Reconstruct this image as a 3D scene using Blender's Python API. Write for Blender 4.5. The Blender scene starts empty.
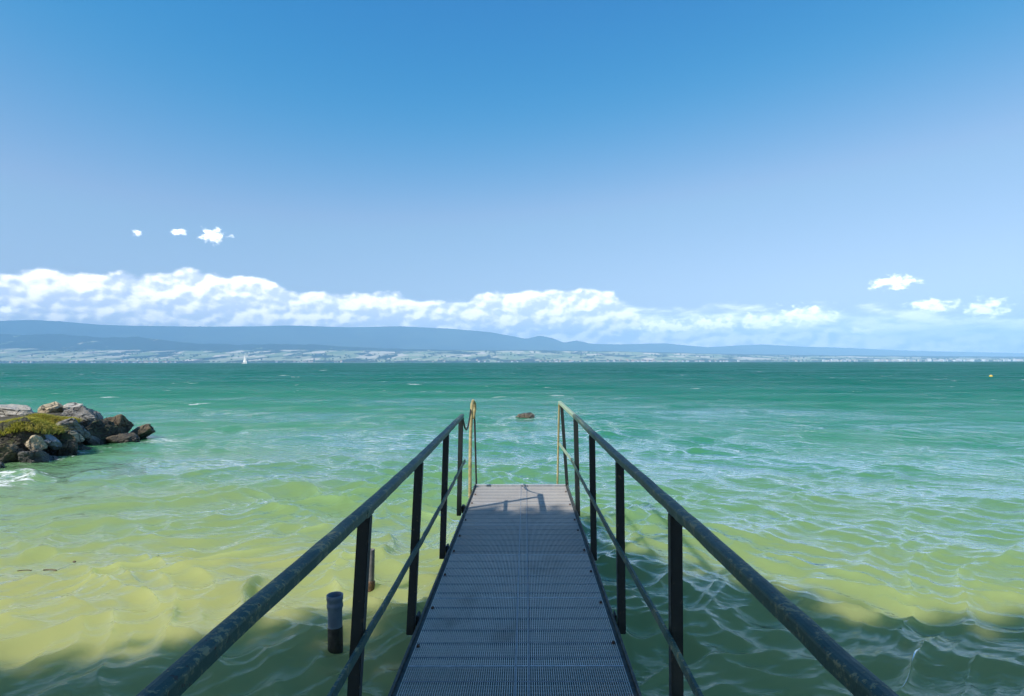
import bpy, bmesh, math, random
import numpy as np
from mathutils import Vector, Matrix, noise as mnoise

# ------------------------------------------------------------------ camera, sky, sun
scene = bpy.context.scene
COL = scene.collection
R = math.radians
F = 600.0                       # focal length in pixels of the 1024 px wide frame
EYE = 2.15                      # eye height above the lake
VX, VY = 525.0, 362.0           # where the jetty's direction (+Y) meets the horizon
cam_d = bpy.data.cameras.new("camera")
cam_d.sensor_width = 36.0
cam_d.lens = F / 1024 * 36
cam_d.clip_start = 0.05
cam_d.clip_end = 120000
cam = bpy.data.objects.new("camera", cam_d)
cam.location = (0, 0, EYE)
cam.rotation_euler = (R(90), R(0.1), 0)
cam_d.shift_x = -13 / 1024
cam_d.shift_y = 14 / 1024
COL.objects.link(cam)
scene.camera = cam

SUN_H = Vector((-0.87, -0.64, 1.0))       # towards the sun
sd = SUN_H.normalized()
SUN_EL = math.asin(sd.z)
SUN_AZ = math.atan2(sd.x, sd.y)           # clockwise from +Y

scene.view_settings.view_transform = 'Standard'
scene.view_settings.look = 'None'
scene.view_settings.gamma = 1
scene.view_settings.exposure = 0.36
scene.view_settings.use_curve_mapping = False
scene.render.engine = 'CYCLES'
cy = scene.cycles
cy.use_denoising = True
cy.max_bounces = 8
cy.diffuse_bounces = 3
cy.glossy_bounces = 3
cy.transmission_bounces = 3
cy.transparent_max_bounces = 8
cy.volume_bounces = 4
cy.use_adaptive_sampling = True
cy.adaptive_threshold = 0.006
cy.sample_clamp_indirect = 6
cy.caustics_reflective = False
cy.caustics_refractive = False


class NT:
    """small helper for building node trees"""
    def __init__(self, tree):
        self.t = tree

    def n(self, kind, ins=None, **kw):
        nd = self.t.nodes.new(kind)
        for k, v in kw.items():
            setattr(nd, k, v)
        for k, v in (ins or {}).items():
            self.put(nd.inputs[k], v)
        return nd

    def put(self, sock, v):
        if hasattr(v, 'is_output'):
            self.t.links.new(v, sock)
        elif isinstance(v, (tuple, list)) and sock.type == 'RGBA' and len(v) == 3:
            sock.default_value = (*v, 1)
        else:
            sock.default_value = v

    def m(self, op, a, b=0.0, c=0.0, clamp=False):
        nd = self.t.nodes.new('ShaderNodeMath')
        nd.operation = op
        nd.use_clamp = clamp
        for i, v in enumerate((a, b, c)):
            self.put(nd.inputs[i], v)
        return nd.outputs[0]

    def vm(self, op, a, b=(0, 0, 0), s=None):
        nd = self.t.nodes.new('ShaderNodeVectorMath')
        nd.operation = op
        self.put(nd.inputs[0], a)
        self.put(nd.inputs[1], b)
        if s is not None:
            self.put(nd.inputs['Scale'], s)
        return nd.outputs['Value' if op in ('LENGTH', 'DOT_PRODUCT') else 'Vector']

    def ss(self, x, a, b, lo=0.0, hi=1.0):
        nd = self.t.nodes.new('ShaderNodeMapRange')
        nd.interpolation_type = 'SMOOTHSTEP'
        for i, v in enumerate((x, a, b, lo, hi)):
            self.put(nd.inputs[i], v)
        return nd.outputs[0]

    def lin(self, x, a, b, lo=0.0, hi=1.0):
        nd = self.t.nodes.new('ShaderNodeMapRange')
        for i, v in enumerate((x, a, b, lo, hi)):
            self.put(nd.inputs[i], v)
        return nd.outputs[0]

    def mix(self, f, a, b, blend='MIX'):
        nd = self.t.nodes.new('ShaderNodeMix')
        nd.data_type = 'RGBA'
        nd.blend_type = blend
        self.put(nd.inputs[0], f)
        self.put(nd.inputs[6], a)
        self.put(nd.inputs[7], b)
        return nd.outputs[2]

    def noise(self, v, scale, detail=3.0, rough=0.5, dist=0.0):
        nd = self.t.nodes.new('ShaderNodeTexNoise')
        self.put(nd.inputs['Vector'], v)
        self.put(nd.inputs['Scale'], scale)
        self.put(nd.inputs['Detail'], detail)
        self.put(nd.inputs['Roughness'], rough)
        self.put(nd.inputs['Distortion'], dist)
        return nd.outputs[0]

    def ramp(self, x, stops):
        nd = self.t.nodes.new('ShaderNodeValToRGB')
        el = nd.color_ramp.elements
        while len(el) < len(stops):
            el.new(0.5)
        for e, (p, c) in zip(el, stops):
            e.position = p
            e.color = (*c, 1)
        self.put(nd.inputs[0], x)
        return nd.outputs[0]


# ---- world: Nishita sky, with cumulus standing at infinity in direction space
world = bpy.data.worlds.new("World")
scene.world = world
world.use_nodes = True
wt = world.node_tree
wt.nodes.clear()
W = NT(wt)
SKY_K = 0.11
sky = W.n('ShaderNodeTexSky', sky_type='NISHITA', sun_disc=False, sun_elevation=SUN_EL,
          sun_rotation=SUN_AZ % (2 * math.pi), altitude=400, air_density=1.0, dust_density=0.4, ozone_density=2.2)
tc = W.n('ShaderNodeTexCoord').outputs['Generated']
sp = W.n('ShaderNodeSeparateXYZ', {0: tc})
dx, dy, dz = sp.outputs
hor = W.m('SQRT', W.m('ADD', W.m('MULTIPLY', dx, dx), W.m('MULTIPLY', dy, dy)))
AZ = W.m('MULTIPLY', W.m('ARCTAN2', dx, dy), 57.29578)        # degrees right of +Y
EL = W.m('MULTIPLY', W.m('ARCTAN2', dz, hor), 57.29578)       # degrees above the horizon


def azel(px, py):
    u = px - VX
    return math.degrees(math.atan(u / F)), math.degrees(math.atan((VY - py) / math.hypot(F, u)))


def curve_node(x, pts, x0, x1, y1):
    nd = wt.nodes.new('ShaderNodeFloatCurve')
    W.put(nd.inputs['Value'], W.lin(x, x0, x1))
    c = nd.mapping.curves[0]
    pts = [((a - x0) / (x1 - x0), b / y1) for a, b in pts]
    while len(c.points) < len(pts):
        c.points.new(0.5, 0.5)
    for p, (a, b) in zip(c.points, pts):
        p.location = (a, b)
        p.handle_type = 'AUTO'
    nd.mapping.update()
    return W.m('MULTIPLY', nd.outputs[0], y1)


bank_px = [(-260, 275), (-120, 268), (0, 266), (50, 263), (100, 269), (140, 273), (185, 267), (225, 271), (262, 276),
           (285, 287), (330, 290), (390, 291), (425, 298), (458, 303), (474, 293), (500, 289), (560, 288), (607, 290),
           (624, 303), (652, 320), (720, 329), (765, 330), (800, 330), (828, 330), (845, 331), (900, 332),
           (960, 332), (1024, 333), (1200, 318), (1400, 300)]
bank_pts = [azel(*p) for p in bank_px]
bank_top = curve_node(AZ, [(-60, 7)] + bank_pts + [(60, 5)], -60, 60, 12.0)
puffs = [(137, 232, 4.5, 3.5), (178, 232, 8, 3), (215, 235, 14, 7), (893, 283, 24, 7.5), (931, 306, 25, 8),
         (985, 309, 25, 10), (8, 309, 14, 4), (668, 327, 34, 9), (715, 324, 34, 8), (762, 322, 32, 9), (803, 317, 34, 11), (868, 331, 20, 5)]


def noise2(v, scale, detail, rough):
    return W.n('ShaderNodeTexNoise', {'Vector': v, 'Scale': scale, 'Detail': detail, 'Roughness': rough}, noise_dimensions='2D').outputs[0]


def cloud_tex(az, el, detail):
    """heaped cloud relief: rounded lumps of several sizes over a slow swell"""
    p = W.n('ShaderNodeCombineXYZ', {0: az, 1: W.m('MULTIPLY', el, 1.45), 2: 3.7}).outputs[0]
    wn = W.n('ShaderNodeTexNoise', {'Vector': p, 'Scale': 1.3, 'Detail': 2.0}, noise_dimensions='2D').outputs['Color']
    p2 = W.vm('ADD', p, W.vm('SCALE', W.vm('SUBTRACT', wn, (0.5, 0.5, 0.5)), s=0.4))
    big = W.m('SUBTRACT', noise2(p, 0.33, 2.0, 0.5), 0.5)
    v = W.n('ShaderNodeTexVoronoi', {'Vector': p2, 'Scale': 0.42, 'Detail': detail, 'Roughness': 0.42, 'Lacunarity': 2.2, 'Smoothness': 0.5}, feature='SMOOTH_F1', voronoi_dimensions='2D').outputs['Distance']
    fine = W.m('SUBTRACT', noise2(p, 2.4, 4.0, 0.6), 0.5)
    t = W.m('ADD', W.m('MULTIPLY', big, 2.6), W.m('MULTIPLY', W.m('SUBTRACT', 0.42, v), 1.55))
    return W.m('ADD', t, W.m('MULTIPLY', fine, 0.38))


t0 = cloud_tex(AZ, EL, 2.5)
t1 = cloud_tex(W.m('SUBTRACT', AZ, 0.30), W.m('ADD', EL, 0.32), 1.2)
bank = W.m('SUBTRACT', bank_top, EL)
d0 = W.m('ADD', W.m('MINIMUM', W.m('MULTIPLY', W.m('ADD', bank, 0.05), 1.4), 1.2), W.m('MULTIPLY', t0, 0.52))
dpuff = None
pf = W.m('MULTIPLY', W.m('SUBTRACT', noise2(W.n('ShaderNodeCombineXYZ', {0: AZ, 1: W.m('MULTIPLY', EL, 1.6), 2: 0.0}).outputs[0], 1.3, 4.0, 0.52), 0.48), 2.0)
for (px, py, rx, ry) in puffs:
    a0, e0 = azel(px, py)
    k = math.degrees(1 / F) * math.cos(R(a0)) ** 2
    k2 = math.degrees(1 / F) * math.cos(R(a0))
    qa = W.m('DIVIDE', W.m('SUBTRACT', AZ, a0), rx * k)
    qe = W.m('DIVIDE', W.m('SUBTRACT', EL, e0), ry * k2)
    rr = W.m('SQRT', W.m('ADD', W.m('MULTIPLY', qa, qa), W.m('MULTIPLY', qe, qe)))
    dd = W.m('ADD', W.m('MULTIPLY', W.m('SUBTRACT', 1.12, rr), 0.85), pf)
    dpuff = dd if dpuff is None else W.m('MAXIMUM', dpuff, dd)
puff_a = W.m('MULTIPLY', W.ss(dpuff, 0.0, 0.75), 0.95)
alpha = W.m('MULTIPLY', W.ss(d0, -0.05, 0.6), W.ss(W.m('SUBTRACT', EL, bank_top), 0.6, 1.2, 1.0, 0.92))
# broken cover low over the hills on the right, thin and pale
veil_n = W.noise(W.n('ShaderNodeCombineXYZ', {0: W.m('MULTIPLY', AZ, 0.28), 1: EL, 2: 9.0}).outputs[0], 1.2, 4, 0.55)
veil_top = curve_node(AZ, [(-60, 3), azel(0, 320), azel(560, 300), azel(640, 306), azel(760, 306), azel(880, 308), azel(1024, 314), (60, 3.5)], -60, 60, 12.0)
veil = W.m('MULTIPLY', W.ss(W.m('ADD', W.m('SUBTRACT', veil_top, EL), W.m('MULTIPLY', W.m('SUBTRACT', veil_n, 0.5), 2.8)), -0.3, 1.0), 0.9)
depth_in = W.ss(bank, 0.3, 2.8)
lit = W.m('ADD', W.m('ADD', 0.70, W.m('MULTIPLY', W.m('SUBTRACT', t0, t1), 0.85)), W.m('MULTIPLY', depth_in, -0.18), clamp=True)
CLB = 1.82
cl_col = W.mix(W.ss(lit, 0.1, 0.95), (0.52 * CLB, 0.55 * CLB, 0.64 * CLB), (1.12 * CLB, 1.05 * CLB, 0.95 * CLB))
veil_col = W.mix(W.ss(veil_n, 0.35, 0.65), (1.0, 1.10, 1.28), (2.0, 1.95, 1.85))
# the sky as a polarising filter shows it: deepest at right angles to the sun
EXPO = 2 ** scene.view_settings.exposure
sky_e = W.n('ShaderNodeSeparateColor', {0: W.vm('SCALE', sky.outputs[0], s=SKY_K * EXPO)}).outputs
tr = W.m('MULTIPLY', W.m('SUBTRACT', sky_e[0], 0.170), 3.15)
sr = W.m('MULTIPLY', W.m('ADD', tr, W.m('SQRT', W.m('ADD', W.m('MULTIPLY', tr, tr), 0.0085))), 0.5)
sr = W.m('MINIMUM', sr, W.m('MULTIPLY', sky_e[0], 1.2))
sg = W.m('MAXIMUM', W.m('MULTIPLY_ADD', sky_e[1], 1.36, -0.085), W.m('MULTIPLY', sky_e[1], 0.9))
sg = W.m('MINIMUM', sg, W.m('MULTIPLY_ADD', sky_e[1], 0.75, 0.205))
sb_ = W.m('MAXIMUM', W.m('MULTIPLY', W.m('POWER', sky_e[2], 0.62), 1.0), sky_e[2])
cg = W.vm('DOT_PRODUCT', tc, tuple(sd))
cg2 = W.m('MULTIPLY', cg, cg)
pol = W.ss(W.m('DIVIDE', W.m('SUBTRACT', 1.0, cg2), W.m('ADD', 1.0, cg2)), 0.12, 0.5)
sky_p = W.vm('SCALE', W.n('ShaderNodeCombineColor', {0: sr, 1: sg, 2: sb_}).outputs[0], s=1 / EXPO)
sky_s = W.mix(pol, W.vm('SCALE', sky.outputs[0], s=SKY_K), sky_p)
c1 = W.mix(veil, sky_s, veil_col)
c2 = W.mix(alpha, c1, cl_col)
c2 = W.mix(puff_a, c2, W.mix(W.ss(dpuff, 0.1, 0.8), (0.95 * CLB, 0.98 * CLB, 1.02 * CLB), (1.4 * CLB, 1.32 * CLB, 1.2 * CLB)))
front = W.ss(dy, 0.3, 0.5)        # the bank lies over the far shore only
c3 = W.mix(W.m('MULTIPLY', front, W.ss(EL, -1.0, 0.0)), sky_s, c2)
bg = W.n('ShaderNodeBackground', {'Color': c3, 'Strength': 1.0})
wo = W.n('ShaderNodeOutputWorld')
wt.links.new(bg.outputs[0], wo.inputs[0])
world.cycles.sampling_method = 'NONE'

sun_d = bpy.data.lights.new("sun", 'SUN')
sun_d.energy = 4.5
sun_d.angle = R(0.53)
sun_d.color = (1.0, 0.95, 0.86)
sun = bpy.data.objects.new("sun", sun_d)
sun.rotation_euler = sd.to_track_quat('Z', 'Y').to_euler()
sun.location = (0, -40, 60)
COL.objects.link(sun)


# ------------------------------------------------------------------ helpers
def at(px, py, Y):
    """world point seen at a pixel, at distance Y along the jetty's direction"""
    return Vector(((px - VX) / F * Y, Y, EYE - (py - VY) / F * Y))


def on(px, py, z=0.0):
    Y = (EYE - z) * F / (py - VY)
    return Vector(((px - VX) / F * Y, Y, z))


def material(name):
    mt = bpy.data.materials.new(name)
    mt.use_nodes = True
    mt.node_tree.nodes.clear()
    return mt, NT(mt.node_tree)


def finish(mt, T, shader, volume=None):
    o = T.n('ShaderNodeOutputMaterial')
    if shader is not None:
        mt.node_tree.links.new(shader, o.inputs['Surface'])
    if volume is not None:
        mt.node_tree.links.new(volume, o.inputs['Volume'])
    return mt


def principled(T, **kw):
    nm = {'color': 'Base Color', 'rough': 'Roughness', 'metal': 'Metallic', 'normal': 'Normal', 'spec': 'Specular IOR Level'}
    return T.n('ShaderNodeBsdfPrincipled', {nm[k]: v for k, v in kw.items()}).outputs[0]


def bump(T, h, strength, dist):
    return T.n('ShaderNodeBump', {'Height': h, 'Strength': strength, 'Distance': dist}).outputs[0]


def obj(name, bm_or_mesh, mt, parent=None, smooth=False):
    if isinstance(bm_or_mesh, bmesh.types.BMesh):
        me = bpy.data.meshes.new(name)
        bm_or_mesh.normal_update()
        bm_or_mesh.to_mesh(me)
        bm_or_mesh.free()
    else:
        me = bm_or_mesh
    for q in (mt if isinstance(mt, (list, tuple)) else [mt]):
        me.materials.append(q)
    if smooth:
        me.polygons.foreach_set('use_smooth', [True] * len(me.polygons))
    o = bpy.data.objects.new(name, me)
    COL.objects.link(o)
    if parent:
        o.parent = parent
    return o


def tag(o, label=None, cat=None, group=None, kind=None):
    if label: o['label'] = label
    if cat: o['category'] = cat
    if group: o['group'] = group
    if kind: o['kind'] = kind
    return o


def thing(name, label, cat, loc=(0, 0, 0), group=None):
    o = bpy.data.objects.new(name, None)
    o.location = loc
    COL.objects.link(o)
    return tag(o, label, cat, group)


def box(bm, lo, hi):
    m = Matrix.Translation([(a + b) / 2 for a, b in zip(lo, hi)]) @ Matrix.Diagonal([b - a for a, b in zip(lo, hi)] + [1])
    return bmesh.ops.create_cube(bm, size=1.0, matrix=m)['verts']


def sweep(bm, pts, profile, up=Vector((0, 0, 1)), cap=True):
    """sweep a closed 2-D profile (side, up) along a polyline"""
    pts = [Vector(p) for p in pts]
    rings = []
    for i, p in enumerate(pts):
        a = pts[max(i - 1, 0)]
        b = pts[min(i + 1, len(pts) - 1)]
        d = (b - a).normalized()
        side = d.cross(up).normalized()
        u = side.cross(d).normalized()
        rings.append([bm.verts.new(p + side * s + u * t) for s, t in profile])
    n = len(profile)
    for r0, r1 in zip(rings, rings[1:]):
        for k in range(n):
            bm.faces.new((r0[k], r0[(k + 1) % n], r1[(k + 1) % n], r1[k]))
    if cap:
        bm.faces.new(rings[0][::-1])
        bm.faces.new(rings[-1])
    bmesh.ops.recalc_face_normals(bm, faces=bm.faces[:])


def circle(r, n=10):
    return [(r * math.cos(2 * math.pi * k / n), r * math.sin(2 * math.pi * k / n)) for k in range(n)]


def tube(bm, pts, r, n=10, up=Vector((0, 0, 1))):
    d = (Vector(pts[-1]) - Vector(pts[0])).normalized()
    if abs(d.dot(up)) > 0.9:
        up = Vector((0, 1, 0))
    sweep(bm, pts, circle(r, n), up)


# ------------------------------------------------------------------ materials
def mat_paint():
    """old dark green-blue paint with ochre lichen and worn spots"""
    mt, T = material('weathered_green_paint')
    p = T.n('ShaderNodeNewGeometry').outputs['Position']
    n1 = T.noise(p, 15, 5, 0.65)
    n2 = T.noise(p, 55, 5, 0.7)
    n3 = T.noise(p, 3.0, 2)
    nz = T.n('ShaderNodeSeparateXYZ', {0: T.n('ShaderNodeNewGeometry').outputs['Normal']}).outputs[2]
    base = T.mix(n3, (0.018, 0.056, 0.050), (0.042, 0.10, 0.080))
    base = T.mix(T.m('MULTIPLY', T.ss(T.m('ADD', T.m('MULTIPLY', n2, 0.6), T.m('MULTIPLY', n1, 0.4)), 0.46, 0.60), 0.5), base, (0.12, 0.155, 0.115))
    upf = T.ss(nz, 0.0, 0.6, 0.45, 1.0)
    lich = T.m('MULTIPLY', T.ss(T.m('ADD', T.m('MULTIPLY', n1, 0.55), T.m('MULTIPLY', n2, 0.6)), 0.612, 0.66), upf)
    col = T.mix(lich, base, (0.27, 0.26, 0.14))
    col = T.mix(T.m('MULTIPLY', T.ss(T.noise(p, 70, 2), 0.67, 0.72), 0.8), col, (0.05, 0.022, 0.012))
    return finish(mt, T, principled(T, color=col, spec=0.3, rough=T.lin(n2, 0.3, 0.7, 0.38, 0.65), normal=bump(T, T.m('ADD', n2, lich), 0.35, 0.003)))


def mat_post():
    mt, T = material('dark_post_paint')
    p = T.n('ShaderNodeNewGeometry').outputs['Position']
    n2 = T.noise(p, 30, 5, 0.65)
    n1 = T.noise(T.vm('MULTIPLY', p, (1, 1, 0.4)), 14, 4, 0.6)
    base = T.mix(n1, (0.006, 0.012, 0.013), (0.020, 0.030, 0.030))
    col = T.mix(T.ss(n2, 0.62, 0.70), base, (0.10, 0.085, 0.055))
    return finish(mt, T, principled(T, color=col, rough=0.6, normal=bump(T, n2, 0.3, 0.003)))


def mat_galv():
    mt, T = material('galvanised_grating')
    p = T.n('ShaderNodeNewGeometry').outputs['Position']
    n1 = T.noise(p, 2.3, 4, 0.6)
    n2 = T.noise(p, 60, 3, 0.6)
    col = T.mix(n1, (0.56, 0.51, 0.45), (0.74, 0.69, 0.62))
    rnd_ = T.n('ShaderNodeObjectInfo').outputs['Random']
    col = T.mix(T.lin(rnd_, 0, 1, 0.0, 0.38), col, (0.30, 0.27, 0.23))
    col = T.mix(T.m('MULTIPLY', T.ss(n2, 0.55, 0.75), 0.5), col, (0.17, 0.16, 0.15))
    st = T.noise(T.vm('MULTIPLY', p, (1.0, 0.6, 1.0)), 1.7, 5, 0.65)
    col = T.mix(T.m('MULTIPLY', T.ss(st, 0.54, 0.70), 0.4), col, (0.15, 0.10, 0.065))
    col = T.mix(T.ss(T.noise(p, 11, 2, 0.5), 0.77, 0.80), col, (0.85, 0.84, 0.80))
    return finish(mt, T, principled(T, color=col, rough=T.lin(n2, 0.3, 0.7, 0.32, 0.5), metal=0.12))


def mat_plain(name, c0, c1, scale=12, rough=0.7, bs=0.4, bd=0.01, metal=0.0, c2=None, thr=0.62):
    mt, T = material(name)
    p = T.n('ShaderNodeNewGeometry').outputs['Position']
    n1 = T.noise(p, scale, 6, 0.62)
    col = T.mix(T.ss(n1, 0.3, 0.7), c0, c1)
    if c2:
        col = T.mix(T.ss(T.noise(p, scale * 2.7, 4, 0.6), thr, thr + 0.06), col, c2)
    return finish(mt, T, principled(T, color=col, rough=rough, metal=metal, normal=bump(T, n1, bs, bd)))


def mat_rock(name, c0, c1, moss=0.0):
    mt, T = material(name)
    g = T.n('ShaderNodeNewGeometry')
    p, nr = g.outputs['Position'], g.outputs['Normal']
    pz = T.n('ShaderNodeSeparateXYZ', {0: p}).outputs[2]
    nz = T.n('ShaderNodeSeparateXYZ', {0: nr}).outputs[2]
    n1 = T.noise(p, 3.0, 8, 0.65)
    n2 = T.noise(T.vm('MULTIPLY', p, (1, 1, 2.5)), 11, 6, 0.7)
    col = T.mix(T.ss(T.m('ADD', T.m('MULTIPLY', n1, 0.5), T.m('MULTIPLY', n2, 0.5)), 0.36, 0.64), c0, c1)
    cr = T.n('ShaderNodeTexVoronoi', {'Vector': T.vm('ADD', p, T.vm('SCALE', T.n('ShaderNodeTexNoise', {'Vector': p, 'Scale': 3.0}).outputs['Color'], s=0.35)), 'Scale': 2.6}, feature='DISTANCE_TO_EDGE').outputs['Distance']
    crack = T.ss(cr, 0.0, 0.035, 1.0, 0.0)
    col = T.mix(T.m('MULTIPLY', crack, 0.7), col, (0.025, 0.022, 0.018))
    if moss:
        mf = T.m('MULTIPLY', T.m('MULTIPLY', T.ss(nz, 0.1, 0.7), T.ss(n1, 0.42, 0.56)), moss)
        col = T.mix(mf, col, (0.12, 0.13, 0.03))
    # the band the waves keep wet
    wet = T.ss(T.m('ADD', pz, T.m('MULTIPLY', T.m('SUBTRACT', n1, 0.5), 0.35)), 0.08, 0.42, 1.0, 0.0)
    col = T.mix(T.m('MULTIPLY', wet, 0.8), col, (0.022, 0.020, 0.014))
    ro = T.m('SUBTRACT', 0.9, T.m('MULTIPLY', wet, 0.55))
    h = T.m('ADD', T.m('ADD', n1, T.m('MULTIPLY', n2, 0.6)), T.m('MULTIPLY', crack, -0.5))
    return finish(mt, T, principled(T, color=col, rough=ro, normal=bump(T, h, 1.0, 0.11)))


M_PAINT, M_POST, M_GALV = mat_paint(), mat_post(), mat_galv()
M_DARKBAR = mat_plain('dark_cross_bar', (0.19, 0.19, 0.195), (0.33, 0.33, 0.335), 40, 0.6, metal=0.3)
M_EDGE = mat_plain('side_frame_steel', (0.025, 0.032, 0.030), (0.085, 0.09, 0.075), 16, 0.6, c2=(0.13, 0.09, 0.05), thr=0.6)
M_STRIP = mat_plain('bright_end_bar', (0.42, 0.44, 0.47), (0.60, 0.61, 0.62), 30, 0.4, metal=0.3)
M_RUST = mat_plain('rusty_bolt', (0.05, 0.025, 0.015), (0.12, 0.06, 0.03), 60, 0.8)
M_YEL = mat_plain('lichen_yellow_pole', (0.28, 0.23, 0.08), (0.46, 0.40, 0.20), 20, 0.7, c2=(0.16, 0.10, 0.05), thr=0.58)
M_RAIL_SUNLIT = mat_plain('sunlit_rail_tone', (0.26, 0.36, 0.24), (0.38, 0.47, 0.33), 20, 0.55, c2=(0.10, 0.14, 0.10), thr=0.6)  # paler copy of the rail paint, with sunlight put into the colour
M_CORD = mat_plain('black_cord', (0.012, 0.012, 0.012), (0.03, 0.03, 0.03), 40, 0.8)

# ------------------------------------------------------------------ lake
rng = np.random.default_rng(11)


def radii():
    r, out = 0.9, []
    while r < 32000:
        out.append(r)
        if r < 170:
            dr = min(max(r * r / 1500.0, 0.014), 0.55)
        else:
            dr = min(r * 0.06, 0.55 + (r - 170) * 0.06)
        r += dr
    return np.array(out + [34000.0])


def build_water():
    fr = np.radians(np.arange(-49, 49.01, 0.1))
    bk = np.radians(np.arange(52, 308.01, 4.0))
    th = np.concatenate([fr, bk])
    rr = radii()
    # spacing
    drr = np.gradient(rr)
    nT, nR = len(th), len(rr)
    RR, TH = np.meshgrid(rr, th, indexing='ij')
    X0 = RR * np.sin(TH)
    Y0 = RR * np.cos(TH)
    DR = np.repeat(drr[:, None], nT, 1)
    back = np.concatenate([np.zeros(len(fr)), np.ones(len(bk))])[None, :]
    X, Y, Z = X0.copy(), Y0.copy(), np.zeros_like(X0)
    lam = np.concatenate([np.geomspace(0.10, 0.28, 20), np.geomspace(0.28, 0.7, 22), np.geomspace(0.7, 1.6, 18), np.geomspace(1.6, 4.2, 14), np.geomspace(4.2, 9.0, 5)])
    WX = X0 + 0.16 * np.sin(1.7 * Y0 + 0.9 * X0) + 0.10 * np.sin(3.1 * X0 - 2.2 * Y0 + 1) + 0.3 * np.sin(0.5 * X0 + 0.7 * Y0)
    WY = Y0 + 0.16 * np.sin(1.5 * X0 - 0.8 * Y0 + 2) + 0.10 * np.sin(2.9 * X0 + 1.8 * Y0) + 0.3 * np.sin(0.6 * X0 - 0.4 * Y0 + 3)
    grp = 0.75 + 0.35 * np.sin(X0 * 0.31 + Y0 * 0.17 + 1.0) * np.sin(Y0 * 0.23 - X0 * 0.12) + 0.25 * np.sin(X0 * 0.9 - Y0 * 0.6) * np.sin(Y0 * 0.8 + 2)
    for L in lam:
        if L > 2.5:
            ang = rng.normal(-100, 16)
        elif L > 0.9:
            ang = -95 + rng.choice([-38, 38]) + rng.normal(0, 15)
        else:
            ang = -95 + rng.choice([-40, 40]) + rng.normal(0, 13)
        ang = np.radians(ang)
        kx, ky = np.cos(ang), np.sin(ang)
        k = 2 * np.pi / L
        a = 0.0068 * L * (0.75 + 0.5 * rng.random())
        if L > 1.8: a *= 0.42
        if L < 0.45: a *= 2.3
        elif L < 0.75: a *= 1.4
        elif L < 1.8: a *= 0.85
        if L < 0.18: a *= 0.45
        ph = k * (kx * WX + ky * WY) + rng.random() * 6.283 + 0.6 * np.sin(0.21 * k * (-ky * X0 + kx * Y0) + rng.random() * 6)
        w = np.clip((L / (DR * 2.2) - 1.0), 0, 1) * (1 - back)
        aa = a * w * (grp if L < 2 else 1.0)
        Z += aa * np.cos(ph)
        q = 1.15
        X -= q * aa * kx * np.sin(ph)
        Y -= q * aa * ky * np.sin(ph)
    co = np.stack([X, Y, Z], -1).reshape(-1, 3)
    co = np.concatenate([co, [[0, 0, 0]]])
    i = np.arange(nR - 1)[:, None]
    j = np.arange(nT)[None, :]
    j2 = (j + 1) % nT
    q = np.stack([i * nT + j, i * nT + j2, (i + 1) * nT + j2, (i + 1) * nT + j], -1).reshape(-1, 4)
    c = nR * nT
    tri = np.stack([np.full(nT, c), (np.arange(nT) + 1) % nT, np.arange(nT)], -1)
    loops = np.concatenate([q.ravel(), tri.ravel()])
    nq, nt = len(q), len(tri)
    starts = np.concatenate([np.arange(nq) * 4, nq * 4 + np.arange(nt) * 3])
    tots = np.concatenate([np.full(nq, 4), np.full(nt, 3)])
    me = bpy.data.meshes.new('water')
    me.vertices.add(len(co))
    me.vertices.foreach_set('co', co.ravel())
    me.loops.add(len(loops))
    me.loops.foreach_set('vertex_index', loops)
    me.polygons.add(nq + nt)
    me.polygons.foreach_set('loop_start', starts)
    me.polygons.foreach_set('loop_total', tots)
    me.polygons.foreach_set('use_smooth', np.ones(nq + nt, bool))
    me.update(calc_edges=True)
    me.validate()
    return me


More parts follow.
